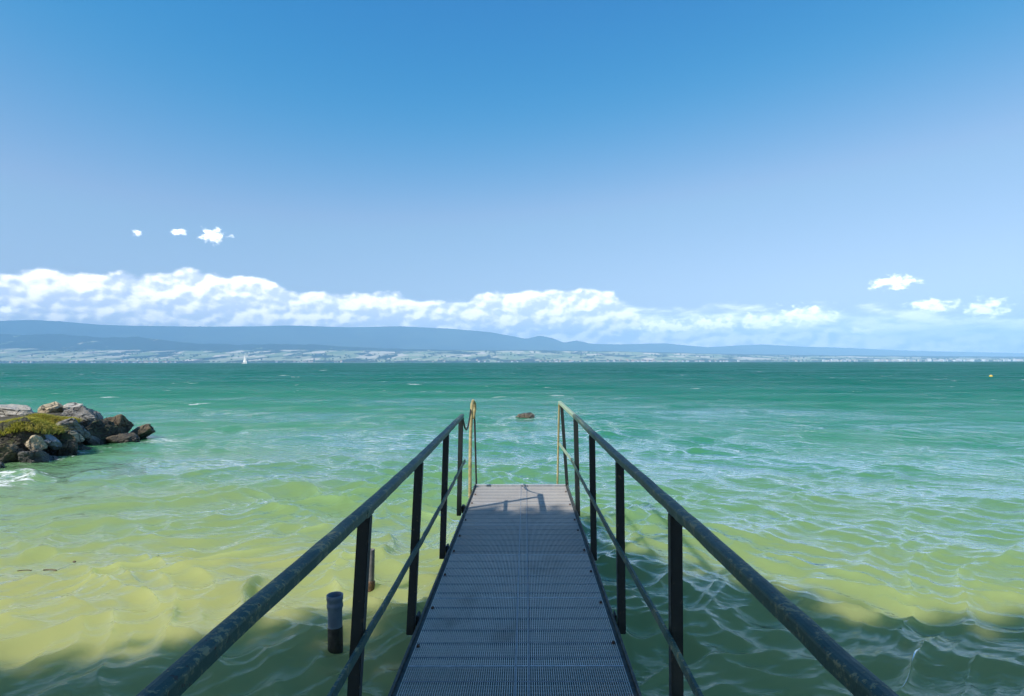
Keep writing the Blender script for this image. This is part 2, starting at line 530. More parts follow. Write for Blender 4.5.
def mat_water():
    mt, T = material('lake_water')
    g = T.n('ShaderNodeNewGeometry')
    p = g.outputs['Position']
    s = T.n('ShaderNodeSeparateXYZ', {0: p})
    px, py, pz = s.outputs
    flat = T.n('ShaderNodeCombineXYZ', {0: px, 1: py, 2: 0.0}).outputs[0]
    dist = T.vm('LENGTH', flat)
    # how far out the sand bar reaches: bands of water over deeper and deeper bed
    nb = T.noise(T.vm('MULTIPLY', flat, (0.6, 1.0, 1.0)), 0.16, 4, 0.55)
    nb2 = T.noise(T.vm('MULTIPLY', flat, (0.5, 1.3, 1.0)), 0.55, 3, 0.5)
    nb3 = T.noise(T.vm('MULTIPLY', flat, (0.35, 1.0, 1.0)), 0.012, 5, 0.6)
    wob = T.m('ADD', T.m('MULTIPLY', T.m('SUBTRACT', nb, 0.5), 1.6), T.m('MULTIPLY', T.m('SUBTRACT', nb2, 0.5), 0.55))
    side = T.lin(px, -5, 7, -0.15, 0.42)
    lg = T.m('ADD', T.m('ADD', T.m('LOGARITHM', T.m('MAXIMUM', py, 1.0), 2.0), T.m('MULTIPLY', wob, 0.8)), side)
    lg2 = T.lin(lg, 1.0, 9.0)          # 2 m .. 512 m
    col = T.ramp(lg2, [(0.0, (0.34, 0.365, 0.135)), (0.165, (0.355, 0.375, 0.14)), (0.225, (0.265, 0.34, 0.13)), (0.30, (0.155, 0.295, 0.12)),
                       (0.38, (0.070, 0.26, 0.115)), (0.47, (0.024, 0.21, 0.115)), (0.62, (0.003, 0.152, 0.104)), (0.85, (0.002, 0.132, 0.097)), (1.0, (0.002, 0.124, 0.092))])
    far_var = T.ss(nb3, 0.35, 0.65)
    col = T.mix(T.m('MULTIPLY', T.ss(dist, 25, 90), T.m('MULTIPLY', far_var, 0.35)), col, (0.002, 0.06, 0.048))
    # ripples finer than the mesh
    f1 = T.noise(T.vm('MULTIPLY', flat, (1.0, 2.1, 1.0)), 4.2, 4, 0.55, 0.5)
    f2 = T.noise(T.vm('MULTIPLY', T.n('ShaderNodeVectorRotate', {'Vector': flat, 'Angle': 0.6}, rotation_type='Z_AXIS').outputs[0], (0.8, 2.0, 1.0)), 1.1, 4, 0.55, 0.5)
    f3 = T.noise(T.vm('MULTIPLY', flat, (0.85, 1.0, 1.0)), 0.38, 3, 0.55, 0.4)
    paws = T.noise(T.vm('MULTIPLY', flat, (0.4, 1.0, 1.0)), 0.11, 5, 0.62)
    h = T.m('ADD', T.m('MULTIPLY', f1, T.ss(dist, 6, 30, 0.015, 0.05)), T.m('MULTIPLY', f2, T.ss(dist, 8, 40, 0.04, 0.2)))
    h = T.m('ADD', h, T.m('MULTIPLY', f3, T.ss(dist, 22, 80, 0.0, 1.3)))
    nrm = bump(T, h, 1.0, 1.0)
    # light comes back out of turbid water almost evenly, whatever way the facet leans
    soft_n = T.vm('NORMALIZE', T.vm('ADD', T.vm('SCALE', g.outputs['Normal'], s=0.2), (0.0, 0.0, 0.8)))
    # whitecaps and the froth round the rocks
    fn = T.noise(T.vm('MULTIPLY', flat, (0.5, 1.0, 1.0)), 0.42, 3, 0.6)
    fn2 = T.noise(flat, 7, 4, 0.7)
    caps = T.m('MULTIPLY', T.ss(T.m('ADD', fn, T.m('MULTIPLY', T.m('SUBTRACT', fn2, 0.5), 0.3)), 0.685, 0.73), T.ss(dist, 14, 40))
    def blob(cx, cyy, rx, ry):
        a = T.m('DIVIDE', T.m('SUBTRACT', px, cx), rx)
        b = T.m('DIVIDE', T.m('SUBTRACT', py, cyy), ry)
        return T.ss(T.m('ADD', T.m('MULTIPLY', a, a), T.m('MULTIPLY', b, b)), 0.0, 1.0, 1.0, 0.0)
    fr = T.m('ADD', T.m('MAXIMUM', blob(-9.9, 10.6, 2.0, 1.9), T.m('MULTIPLY', blob(-10.6, 13.8, 0.8, 2.2), 0.85)), T.m('ADD', T.m('MULTIPLY', blob(-9.9, 16.4, 1.9, 1.2), 0.9), T.m('MULTIPLY', blob(0.05, 23.5, 1.3, 1.6), 0.8)))
    fn3 = T.noise(T.vm('MULTIPLY', flat, (1.0, 2.6, 1.0)), 3.2, 5, 0.7, 0.8)
    froth = T.ss(T.m('ADD', fn3, T.m('MULTIPLY', T.m('SUBTRACT', fr, 1.0), 0.30)), 0.47, 0.58)
    bub = T.m('MULTIPLY', T.ss(T.noise(flat, 16, 2, 0.5), 0.765, 0.80), T.ss(T.noise(flat, 0.7, 3, 0.6), 0.46, 0.62))
    crest = T.m('MULTIPLY', T.m('MULTIPLY', T.ss(T.m('ADD', pz, T.m('MULTIPLY', T.m('SUBTRACT', fn2, 0.5), 0.12)), 0.105, 0.15), T.ss(dist, 8, 16)), 0.75)
    foam = T.m('MAXIMUM', T.m('MAXIMUM', T.m('MULTIPLY', caps, 0.9), T.m('MULTIPLY', froth, 0.85)), T.m('MAXIMUM', T.m('MULTIPLY', bub, 0.7), crest))
    body = T.n('ShaderNodeBsdfPrincipled', {'Base Color': col, 'Roughness': 1.0, 'Specular IOR Level': 0.0, 'Subsurface Weight': 1.0,
               'Subsurface Radius': (0.8, 1.0, 0.7), 'Subsurface Scale': 0.38, 'Normal': soft_n}, subsurface_method='BURLEY').outputs[0]
    gl = T.n('ShaderNodeBsdfGlossy', {'Color': (1, 1, 1), 'Roughness': T.ss(dist, 5, 150, 0.06, 0.32), 'Normal': nrm}).outputs[0]
    fres = T.n('ShaderNodeFresnel', {'IOR': 1.333, 'Normal': nrm}).outputs[0]
    # a polarising filter takes out most of the reflection except at grazing angles; wind-roughened far water shows mostly facets turned to the eye
    fres = T.m('MULTIPLY', T.m('MAXIMUM', T.m('SUBTRACT', T.m('MINIMUM', fres, 0.75), 0.05), 0.0), T.m('MULTIPLY', T.ss(dist, 4, 50, 1.75, 0.46), T.ss(paws, 0.36, 0.64, 0.5, 1.35)))
    sh = T.n('ShaderNodeMixShader', {0: fres, 1: body, 2: gl}).outputs[0]
    wh = T.n('ShaderNodeBsdfDiffuse', {'Color': (0.8, 0.82, 0.8)}).outputs[0]
    sh = T.n('ShaderNodeMixShader', {0: foam, 1: sh, 2: wh}).outputs[0]
    return finish(mt, T, sh)


water = obj('water', build_water(), mat_water())
tag(water, kind='structure')


# ------------------------------------------------------------------ shore behind the camera, far shore, hills
def grid_mesh(name, P):
    """P: array (n, m, 3)"""
    n, m = P.shape[:2]
    me = bpy.data.meshes.new(name)
    i = np.arange(n - 1)[:, None]
    j = np.arange(m - 1)[None, :]
    q = np.stack([i * m + j, i * m + j + 1, (i + 1) * m + j + 1, (i + 1) * m + j], -1).reshape(-1, 4)
    me.from_pydata(P.reshape(-1, 3).tolist(), [], q.tolist())
    me.polygons.foreach_set('use_smooth', np.ones(len(q), bool))
    me.update()
    return me


def vnoise(x, y, seed=0, octs=4):
    """value noise on arrays"""
    out = np.zeros_like(x, dtype=float)
    amp, tot = 1.0, 0.0
    for o in range(octs):
        xi, yi = np.floor(x).astype(np.int64), np.floor(y).astype(np.int64)
        xf, yf = x - xi, y - yi
        u, v = xf * xf * (3 - 2 * xf), yf * yf * (3 - 2 * yf)
        def hsh(a, b):
            h = (a * 374761393 + b * 668265263 + (seed + o) * 974634) & 0x7fffffff
            h = ((h ^ (h >> 13)) * 1274126177) & 0x7fffffff
            return ((h ^ (h >> 16)) & 0xffff) / 65535.0
        out += amp * ((hsh(xi, yi) * (1 - u) + hsh(xi + 1, yi) * u) * (1 - v) + (hsh(xi, yi + 1) * (1 - u) + hsh(xi + 1, yi + 1) * u) * v)
        tot += amp
        amp *= 0.5
        x, y = x * 2.03, y * 2.03
    return out / tot


def mat_land(kind):
    mt, T = material(kind)
    p = T.n('ShaderNodeNewGeometry').outputs['Position']
    if kind == 'bank_grass':
        n = T.noise(p, 1.5, 6, 0.6)
        col = T.mix(n, (0.05, 0.075, 0.02), (0.12, 0.11, 0.05))
        return finish(mt, T, principled(T, color=col, rough=0.95, normal=bump(T, n, 0.8, 0.1)))
    if kind == 'ridge_forest':
        n = T.noise(p, 0.0009, 6, 0.6)
        n2 = T.noise(p, 0.0035, 4, 0.6)
        col = T.mix(T.ss(n, 0.4, 0.6), (0.030, 0.060, 0.055), (0.055, 0.088, 0.065))
        col = T.mix(T.m('MULTIPLY', T.ss(n2, 0.60, 0.68), 0.5), col, (0.10, 0.12, 0.06))
        return finish(mt, T, principled(T, color=col, rough=1.0, spec=0.1))
    # patchwork of fields, meadows, vineyards and woods
    q = T.vm('MULTIPLY', p, (1.0, 0.45, 0.0))
    v = T.n('ShaderNodeTexVoronoi', {'Vector': T.vm('ADD', q, T.vm('SCALE', T.n('ShaderNodeTexNoise', {'Vector': q, 'Scale': 0.004}).outputs['Color'], s=120)), 'Scale': 0.0042})
    fld = T.n('ShaderNodeSeparateColor', {0: v.outputs['Color']}).outputs[0]
    col = T.ramp(fld, [(0.0, (0.20, 0.27, 0.13)), (0.3, (0.28, 0.34, 0.17)), (0.5, (0.44, 0.42, 0.26)), (0.68, (0.24, 0.30, 0.15)), (0.8, (0.74, 0.62, 0.47)), (1.0, (0.34, 0.38, 0.22))])
    w = T.noise(q, 0.0022, 6, 0.62)
    lo, hi = (0.34, 0.38) if kind == 'foothill_woods' else (0.525, 0.55)
    col = T.mix(T.ss(w, lo, hi), col, (0.010, 0.028, 0.018))
    return finish(mt, T, principled(T, color=col, rough=1.0, spec=0.1))


# bank the jetty starts from (behind the photographer)
xs = np.concatenate([np.geomspace(-2500, -12, 25), np.linspace(-11, 11, 45), np.geomspace(12, 2500, 25)])
ys = np.concatenate([[-3000, -900, -300, -100, -40, -20], np.linspace(-14, 0.9, 30)])
XX, YY = np.meshgrid(xs, ys, indexing='ij')
edge = -1.2 + 0.5 * np.sin(XX * 0.5)
ZZ = np.clip((edge - YY) * 0.55, -0.7, 0.62) + 0.12 * (vnoise(XX * 0.7, YY * 0.7, 3) - 0.5)
tag(obj('shore_ground', grid_mesh('shore_ground', np.stack([XX, YY, ZZ], -1)[:, ::-1]), mat_land('bank_grass')), kind='structure')

ridge_px = [(-900, 318), (-500, 322), (-200, 326), (0, 320), (30, 319), (60, 320.5), (100, 324), (130, 325), (200, 326), (250, 326), (290, 325), (350, 327), (400, 326), (450, 328.5),
            (490, 332), (515, 336.5), (526, 339), (540, 335.5), (552, 338), (564, 342.5), (577, 340.5), (592, 344), (620, 344.5), (665, 343.5),
            (690, 346), (710, 347.5), (735, 346), (762, 344.8), (800, 347), (850, 348.5), (900, 351), (950, 352.3), (1024, 354), (1300, 352), (1900, 350)]
rp = np.array(ridge_px, float)


def ridge_mesh():
    pxs = np.arange(-900, 1900, 4.0)
    ts = np.concatenate([np.linspace(-1, 0, 26), np.linspace(0.08, 1, 8)])
    P = np.zeros((len(pxs), len(ts), 3))
    for a, u in enumerate(pxs):
        Yc = np.interp(u, [-900, 0, 520, 1024, 1900], [17000, 18000, 21000, 26000, 27000])
        H = (VY - np.interp(u, rp[:, 0], rp[:, 1])) / F * Yc
        Yv = np.where(ts < 0, Yc + ts * 4500, Yc + ts * 2500)
        prof = np.where(ts < 0, (1 + ts) ** 1.35, 1 - ts ** 1.3 * 0.9)
        Xv = (u - VX) / F * (0.5 * Yv + 0.5 * Yc)
        n = vnoise(Xv / 900, Yv / 1500, 5) - 0.5
        zz = 40 + (H - 40) * prof + n * H * 0.30 * (1 - prof) * (prof > 0.02) * 1.2
        P[a, :, 0], P[a, :, 1], P[a, :, 2] = Xv, Yv, zz + EYE
    return grid_mesh('mountain_ridge', P[::-1])


tag(obj('mountain_ridge', ridge_mesh(), mat_land('ridge_forest')), kind='structure')

foot_px = np.array([(-900, 338), (-300, 332), (0, 333), (60, 334), (100, 337), (140, 336.5), (170, 340), (200, 343), (240, 344.5), (270, 343.5), (310, 343.5), (340, 346), (380, 348),
                    (450, 350), (520, 350), (600, 351), (700, 353.5), (800, 355.5), (1024, 357.5), (1900, 356)], float)
plain_px = np.array([(-900, 349), (0, 347.5), (60, 348), (120, 349.5), (190, 350), (300, 349), (400, 351), (480, 350.5), (560, 351), (640, 352.5), (760, 356), (1024, 358.5), (1900, 358)], float)


def slope_mesh(name, px_tab, Y0, Yc, Yb, z0, amp, seed):
    pxs = np.arange(-900, 1900, 3.0)
    ts = np.concatenate([np.linspace(-1, 0, 22), np.linspace(0.1, 1, 6)])
    P = np.zeros((len(pxs), len(ts), 3))
    for a, u in enumerate(pxs):
        H = (VY - np.interp(u, px_tab[:, 0], px_tab[:, 1])) / F * Yc
        Yv = np.where(ts < 0, Yc + ts * (Yc - Y0), Yc + ts * (Yb - Yc))
        prof = np.where(ts < 0, (1 + ts) ** 1.1, 1 - ts * 0.5)
        Xv = (u - VX) / F * Yv
        n = vnoise(Xv / 700, Yv / 900, seed) - 0.5
        env = np.sin(np.clip(1 + ts, 0, 1) * np.pi)
        n2 = (vnoise(Xv / 260, Yv / 600, seed + 9) - 0.5) * np.clip(1 + ts, 0, 1)
        zz = z0 + (H - z0) * prof + n * H * amp * env + n2 * H * 0.14
        P[a, :, 0], P[a, :, 1], P[a, :, 2] = Xv, Yv, zz + (EYE if z0 > 5 else 0)
    return grid_mesh(name, P[::-1]), P


me, _ = slope_mesh('foothills', foot_px, 11200, 13500, 15500, 60, 0.35, 21)
tag(obj('foothills', me, mat_land('foothill_woods')), kind='structure')
me, PL = slope_mesh('far_shore', plain_px, 9000, 12000, 13000, 0.3, 0.15, 33)
tag(obj('far_shore', me, mat_land('shore_fields')), kind='structure')


def land_height(x, y):
    u = x / y * F + VX
    t = min(max((y - 9000) / 3000, 0), 1)
    H = (VY - np.interp(u, plain_px[:, 0], plain_px[:, 1])) / F * 12000
    return 0.3 + (H - 0.3) * t ** 1.1


# woods along the far shore: one far mass
def far_wood():
    rnd = random.Random(5)
    V, Fc = [], []
    t = (1 + 5 ** 0.5) / 2
    ico_v = np.array([(-1, t, 0), (1, t, 0), (-1, -t, 0), (1, -t, 0), (0, -1, t), (0, 1, t), (0, -1, -t), (0, 1, -t), (t, 0, -1), (t, 0, 1), (-t, 0, -1), (-t, 0, 1)], float) / 1.9
    ico_f = [(0, 11, 5), (0, 5, 1), (0, 1, 7), (0, 7, 10), (0, 10, 11), (1, 5, 9), (5, 11, 4), (11, 10, 2), (10, 7, 6), (7, 1, 8), (3, 9, 4), (3, 4, 2), (3, 2, 6), (3, 6, 8), (3, 8, 9), (4, 9, 5), (2, 4, 11), (6, 2, 10), (8, 6, 7), (9, 8, 1)]
    k = 0
    while k < 5200:
        u = rnd.uniform(-500, 1500)
        if rnd.random() < 0.68:
            Y = 9035 + abs(rnd.gauss(0, 70))
            cut = 0.44
            sc = 60
        else:
            Y = rnd.uniform(9100, 11800)
            cut = 0.57
            sc = 160
        X = (u - VX) / F * Y
        if vnoise(np.array([X / 420.0]), np.array([Y / sc]), 77, 3)[0] < cut:
            continue
        z = land_height(X, Y)
        s = rnd.uniform(8, 17)
        b = len(V)
        j = np.array([[rnd.uniform(0.75, 1.25) for _ in range(3)] for _ in range(12)])
        V.extend((ico_v * j * (s * 1.25, s, s * rnd.uniform(0.8, 1.2)) + (X, Y, z + s * 0.6)).tolist())
        Fc.extend([tuple(b + q for q in f) for f in ico_f])
        k += 1
    me = bpy.data.meshes.new('far_wood')
    me.from_pydata(V, [], Fc)
    me.update()
    return me


M_WOOD = mat_plain('far_foliage', (0.022, 0.05, 0.022), (0.05, 0.085, 0.03), 0.05, 0.95, 0, 1)
tag(obj('far_wood', far_wood(), M_WOOD), 'dark woods and tree lines along the distant shore', 'woods', kind='stuff')

# houses of the far towns: each one an object
M_WALLS = [mat_plain('house_wall_white', (0.78, 0.76, 0.72), (0.84, 0.82, 0.78), 0.3, 0.9, 0, 1),
           mat_plain('house_wall_cream', (0.66, 0.56, 0.44), (0.72, 0.62, 0.50), 0.3, 0.9, 0, 1)]
M_ROOFS = [mat_plain('house_roof_tile', (0.30, 0.15, 0.10), (0.40, 0.22, 0.15), 0.3, 0.9, 0, 1),
           mat_plain('house_roof_grey', (0.40, 0.38, 0.37), (0.48, 0.46, 0.44), 0.3, 0.9, 0, 1)]


def house_mesh(w, d, h, rh, mw, mr):
    bm = bmesh.new()
    x, y = w / 2, d / 2
    v = [bm.verts.new(c) for c in ((-x, -y, -3), (x, -y, -3), (x, y, -3), (-x, y, -3), (-x, -y, h), (x, -y, h), (x, y, h), (-x, y, h))]
    for f in ((0, 1, 5, 4), (1, 2, 6, 5), (2, 3, 7, 6), (3, 0, 4, 7)):
        bm.faces.new([v[i] for i in f])
    if rh > 0:
        e = 0.6
        r = [bm.verts.new(c) for c in ((-x - e, -y - e, h - 0.3), (x + e, -y - e, h - 0.3), (x + e, y + e, h - 0.3), (-x - e, y + e, h - 0.3), (-x - e, 0, h + rh), (x + e, 0, h + rh))]
        for f in ((0, 1, 5, 4), (2, 3, 4, 5)):
            bm.faces.new([r[i] for i in f]).material_index = 1
        for f in ((3, 0, 4), (1, 2, 5)):
            bm.faces.new([r[i] for i in f])
    else:
        bm.faces.new([v[i] for i in (4, 5, 6, 7)]).material_index = 1
    bmesh.ops.recalc_face_normals(bm, faces=bm.faces[:])
    me = bpy.data.meshes.new('house')
    bm.to_mesh(me)
    bm.free()
    me.materials.append(mw)
    me.materials.append(mr)
    return me


def far_houses():
    rnd = random.Random(9)
    fam = [house_mesh(16, 12, 8, 4.5, M_WALLS[0], M_ROOFS[0]), house_mesh(19, 12, 9, 5, M_WALLS[1], M_ROOFS[0])]
    blocks = [house_mesh(26, 14, 17, 0, M_WALLS[0], M_ROOFS[1]), house_mesh(34, 15, 14, 0, M_WALLS[1], M_ROOFS[1])]
    towns = [(25, 22, 20, 'h', 'left'), (150, 22, 46, 'h', 'left'), (95, 60, 14, 'h', 'left'), (300, 50, 16, 'h', 'left'), (480, 60, 16, 'h', 'mid'), (555, 30, 16, 'h', 'mid'), (640, 30, 40, 'h', 'mid'),
             (700, 34, 30, 'h', 'mid'), (800, 60, 14, 'h', 'right'), (845, 22, 22, 'b', 'right'), (893, 20, 34, 'b', 'right'), (955, 34, 34, 'b', 'right'), (1010, 20, 16, 'b', 'right')]
    for (u0, su, n, kind, where) in towns:
        for _ in range(n):
            u = rnd.gauss(u0, su * 0.55)
            Y = 9006 + abs(rnd.gauss(0, 200 if kind == 'h' else 60)) * (rnd.random() < 0.6)
            X = (u - VX) / F * Y
            me = rnd.choice(fam if kind == 'h' else blocks)
            o = bpy.data.objects.new('house' if kind == 'h' else 'apartment_block', me)
            o.location = (X, Y, land_height(X, Y) + 1.5)
            o.rotation_euler = (0, 0, rnd.uniform(-0.5, 0.5))
            sc = rnd.uniform(1.0, 1.9)
            o.scale = (sc, sc, sc * rnd.uniform(0.9, 1.2))
            COL.objects.link(o)
            if kind == 'h':
                lab = {'left': 'tiny pale tiled house on the far shore below the tall ridge at left',
                       'mid': 'tiny pale tiled house in the far lakeside town straight beyond the jetty',
                       'right': 'tiny pale house with tiled roof on the low far shore at right'}[where]
                tag(o, lab, 'house', 'small houses on the far shore, ' + where)
            else:
                tag(o, 'tiny white flat roofed block of the city on the low far shore at right', 'building', 'white city blocks on the far shore')


far_houses()


# ------------------------------------------------------------------ jetty
DECK = 0.55
XL, XR, YE, YS = -0.648, 0.545, 7.83, 0.3
jetty = thing('jetty', 'narrow steel grating jetty with dark green handrails running out over the water', 'jetty', (0, 0, 0))

# grating panels: real bars, 33 x 11 mm mesh
bounds = [0.42 + 0.911 * k for k in range(9)]
for y0, y1 in zip(bounds, bounds[1:]):
    bm = bmesh.new()
    x = XL + 0.03
    nlong = int((XR - XL - 0.06) / 0.0112)
    for k in range(nlong + 1):
        xc = XL + 0.03 + (XR - XL - 0.06) * k / nlong
        box(bm, (xc - 0.0024, y0 + 0.012, DECK - 0.025), (xc + 0.0024, y1 - 0.004, DECK))
    pitch = (y1 - y0) / 27.5
    for k in range(1, 28):
        yc = y0 + pitch * k
        if k % 5 == 3:
            continue
        box(bm, (XL + 0.028, yc - 0.0014, DECK - 0.030), (XR - 0.028, yc + 0.0014, DECK - 0.0012))
    g = obj('grating_panel', bm, M_GALV, jetty)
    bm = bmesh.new()
    for k in range(1, 28):
        if k % 5 == 3:
            yc = y0 + pitch * k
            box(bm, (XL + 0.0285, yc - 0.0042, DECK - 0.034), (XR - 0.0285, yc + 0.0042, DECK + 0.0006))
    obj('cross_bar', bm, M_DARKBAR, g)
    bm = bmesh.new()
    box(bm, (XL + 0.028, y0 + 0.001, DECK - 0.03), (XR - 0.028, y0 + 0.010, DECK + 0.001))
    obj('end_bar', bm, M_STRIP, g)
# centre joint: two darker flat bars lying in the mesh
for xc in (-0.052, 0.018):
    bm = bmesh.new()
    box(bm, (xc - 0.0042, YS, DECK - 0.04), (xc + 0.0042, YE - 0.02, DECK + 0.0013))
    obj('centre_bar', bm, M_DARKBAR, jetty)
# side frames: angle irons, upstand a little above the mesh
for sx, xe in ((-1, XL), (1, XR)):
    bm = bmesh.new()
    a, b = sorted((xe - sx * 0.026, xe - sx * 0.004))
    box(bm, (a, YS, DECK - 0.03), (b, YE - 0.025, DECK - 0.004))
    a, b = sorted((xe - sx * 0.004, xe + sx * 0.010))
    box(bm, (a, YS, DECK - 0.14), (b, YE, DECK + 0.012))
    bmesh.ops.bevel(bm, geom=bm.edges[:], offset=0.002, segments=1, affect='EDGES')
    obj('side_frame', bm, M_EDGE, jetty)
bm = bmesh.new()
box(bm, (XL + 0.006, YE - 0.018, DECK - 0.12), (XR - 0.006, YE + 0.012, DECK + 0.004))
bmesh.ops.bevel(bm, geom=bm.edges[:], offset=0.003, segments=1, affect='EDGES')
obj('end_beam', bm, M_STRIP, jetty)
bm = bmesh.new()
for yb in (1.3, 3.15, 4.97, 6.79):
    box(bm, (XL + 0.008, yb - 0.03, DECK - 0.15), (XR - 0.008, yb + 0.03, DECK - 0.045))
obj('under_beam', bm, M_DARKBAR, jetty)
for yb in (3.15, 6.79):
    for xc in (XL + 0.12, XR - 0.12):
        bm = bmesh.new()
        tube(bm, [(xc, yb, -1.6), (xc, yb, DECK - 0.15)], 0.045, 12)
        obj('pile', bm, M_POST, jetty)

# posts, rails
RAIL_B = EYE - 0.612            # underside of the handrails
left_posts = [(-0.690, 1.05, -0.655), (-0.693, 2.40, -0.640), (-0.690, 3.67, -0.648), (-0.690, 5.08, -0.668), (-0.706, 6.50, -0.695)]
right_posts = [(0.590, 1.08, 0.622), (0.597, 2.42, 0.604), (0.577, 3.68, 0.579), (0.563, 5.03, 0.560), (0.556, 6.47, 0.545)]


def post_bm(xb, y, xt, zb, zt, w=0.024, d=0.026):
    bm = bmesh.new()
    v = box(bm, (-w, -d, 0), (w, d, 1))
    for q in v:
        t = q.co.z
        q.co = Vector((xb + (xt - xb) * t + q.co.x, y + q.co.y, zb + (zt - zb) * t))
    bmesh.ops.bevel(bm, geom=bm.edges[:], offset=0.004, segments=2, affect='EDGES')
    return bm


for side, posts in ((-1, left_posts), (1, right_posts)):
    for (xb, y, xt) in posts:
        xo = xb + side * 0.012
        obj('post', post_bm(xo, y, xt, DECK - 0.06, RAIL_B - 0.001), M_POST, jetty)
        bm = bmesh.new()                                       # bracket that bolts the post to the frame
        xe = XL if side < 0 else XR
        a, b = sorted((xe + side * 0.0105, xo - side * 0.024))
        if b - a > 0.006:
            box(bm, (a, y + 0.03, DECK - 0.05), (b + 0.0, y + 0.11, DECK + 0.035))
        else:
            a, b = sorted((xe + side * 0.0105, xe + side * 0.035))
            box(bm, (a, y + 0.03, DECK - 0.05), (b, y + 0.11, DECK + 0.035))
        bmesh.ops.bevel(bm, geom=bm.edges[:], offset=0.006, segments=2, affect='EDGES')
        obj('bracket', bm, M_POST, jetty)
    # bolts along the frame
    rnd = random.Random(side + 4)
    for k in range(9):
        yb = 2.8 + k * 0.56 + rnd.uniform(-0.1, 0.1)
        xc = (XL + 0.045) if side < 0 else (XR - 0.045)
        bm = bmesh.new()
        bmesh.ops.create_cone(bm, cap_ends=True, segments=6, radius1=0.011, radius2=0.009, depth=0.012, matrix=Matrix.Translation((xc, yb, DECK + 0.0075)))
        obj('bolt', bm, M_RUST, jetty)

# handrail: flat sides below, half-round cap on top, a thin lip between
hp = [(-0.0195, 0.0), (0.0195, 0.0), (0.0205, 0.0015), (0.0205, 0.020), (0.0225, 0.0212), (0.0225, 0.031), (0.0205, 0.0365), (0.0155, 0.0402), (0.006, 0.0422)]
hp += [(-s, t) for s, t in hp[:1:-1]]


def rail_path(pts, step=0.12, wob=0.0025, seed=0):
    out = []
    rnd = random.Random(seed)
    for a, b in zip(pts, pts[1:]):
        a, b = Vector(a), Vector(b)
        n = max(1, int((b - a).length / step))
        for k in range(n):
            out.append(a.lerp(b, k / n) + Vector((rnd.gauss(0, wob * 0.4), 0, rnd.gauss(0, wob * 0.4))))
    out.append(Vector(pts[-1]))
    return out


lp = [(-0.655, 0.35, RAIL_B)] + [(xt, y, RAIL_B) for _, y, xt in left_posts] + [(-0.697, 6.62, RAIL_B)]
bm = bmesh.new()
sweep(bm, rail_path(lp, seed=1), hp)
obj('handrail', bm, M_PAINT, jetty)
rp_ = [(0.640, 0.35, RAIL_B)] + [(xt, y, RAIL_B) for _, y, xt in right_posts]
bm = bmesh.new()
sweep(bm, rail_path(rp_ + [(0.541, 6.56, RAIL_B)], seed=2), hp)
rail_r = obj('handrail', bm, M_PAINT, jetty)
bm = bmesh.new()
sweep(bm, [(0.5405, 6.565, RAIL_B + 0.002), (0.455, 7.86, RAIL_B + 0.062)], [(s * 0.96, t * 0.96) for s, t in hp])
tag(obj('handrail_end', bm, M_RAIL_SUNLIT, jetty), 'end of the right handrail, sunlight painted in as a pale tone')  # pale colour paints the sun on the rail tip beyond the shade
# joint sleeves on the right rail, at the first post
for (x, y) in ((0.604, 2.42), (0.579, 3.68), (0.545, 6.47), (-0.640, 2.40), (-0.668, 5.08)):
    bm = bmesh.new()
    sweep(bm, [(x, y - 0.045, RAIL_B - 0.0025), (x - math.copysign(0.0015, x), y + 0.045, RAIL_B - 0.0025)], [(s * 1.05, t * 1.04) for s, t in hp])
    obj('sleeve', bm, M_PAINT, jetty)
# middle rails: flat bars on the inside of the posts
MR = EYE - 1.09
bar = [(-0.006, -0.018), (0.006, -0.018), (0.006, 0.018), (-0.006, 0.018)]
bm = bmesh.new()
sweep(bm, rail_path([(-0.640, 0.35, MR)] + [(x0 + (xt - x0) * 0.5 + 0.035, y, MR) for x0, y, xt in left_posts] + [(-0.664, 6.62, MR)], seed=3), bar)
obj('middle_rail', bm, M_PAINT, jetty)
bm = bmesh.new()
sweep(bm, rail_path([(0.590, 0.35, MR)] + [(x0 + (xt - x0) * 0.5 - 0.035, y, MR) for x0, y, xt in right_posts] + [(0.513, 6.7, MR)], seed=4), bar)
obj('middle_rail', bm, M_PAINT, jetty)
bm = bmesh.new()
sweep(bm, [(0.5125, 6.705, MR), (0.452, 7.88, MR + 0.012)], bar)
tag(obj('middle_rail_end', bm, M_RAIL_SUNLIT, jetty), 'end of the right middle rail, coloured pale as if sunlit')  # sunlight on this end is likewise painted into its colour
# end post of the right rail, leaning, and the grab rods of the bathing ladder
obj('post', post_bm(0.548, 7.80, 0.475, DECK - 0.06, RAIL_B + 0.055, 0.02, 0.02), M_POST, jetty)
lad = thing('bathing_ladder', 'slim yellowish metal bathing ladder with tall grab poles at the jetty end', 'ladder', (0, 7.9, DECK))


def lad_part(name, bm, mt, lab=None):
    o = obj(name, bm, mt, lad)
    o.matrix_parent_inverse = Matrix.Translation((0, -7.9, -DECK))
    if lab: tag(o, lab)
    return o


bm = bmesh.new()
tube(bm, [(-0.700, 7.60, DECK - 0.12), (-0.702, 7.65, DECK + 0.3), (-0.708, 7.78, 1.2), (-0.70, 7.85, 1.50), (-0.698, 7.90, 1.60), (-0.690, 7.96, 1.635), (-0.675, 8.02, 1.60), (-0.672, 8.03, 1.52), (-0.69, 7.98, 1.4)], 0.021, 10)
lad_part('grab_pole', bm, M_YEL, 'stout hooked yellowish pole at the left of the jetty end')
bm = bmesh.new()
tube(bm, [(-0.655, 8.02, -0.9), (-0.655, 8.02, DECK), (-0.667, 8.02, 1.1), (-0.678, 8.015, 1.5)], 0.012, 8)
lad_part('grab_pole', bm, M_CORD, 'thin dark rod beside the left pole')
bm = bmesh.new()
tube(bm, [(0.428, 7.95, -0.9), (0.428, 7.95, DECK), (0.440, 7.95, 1.1), (0.449, 7.90, RAIL_B + 0.06)], 0.013, 8)
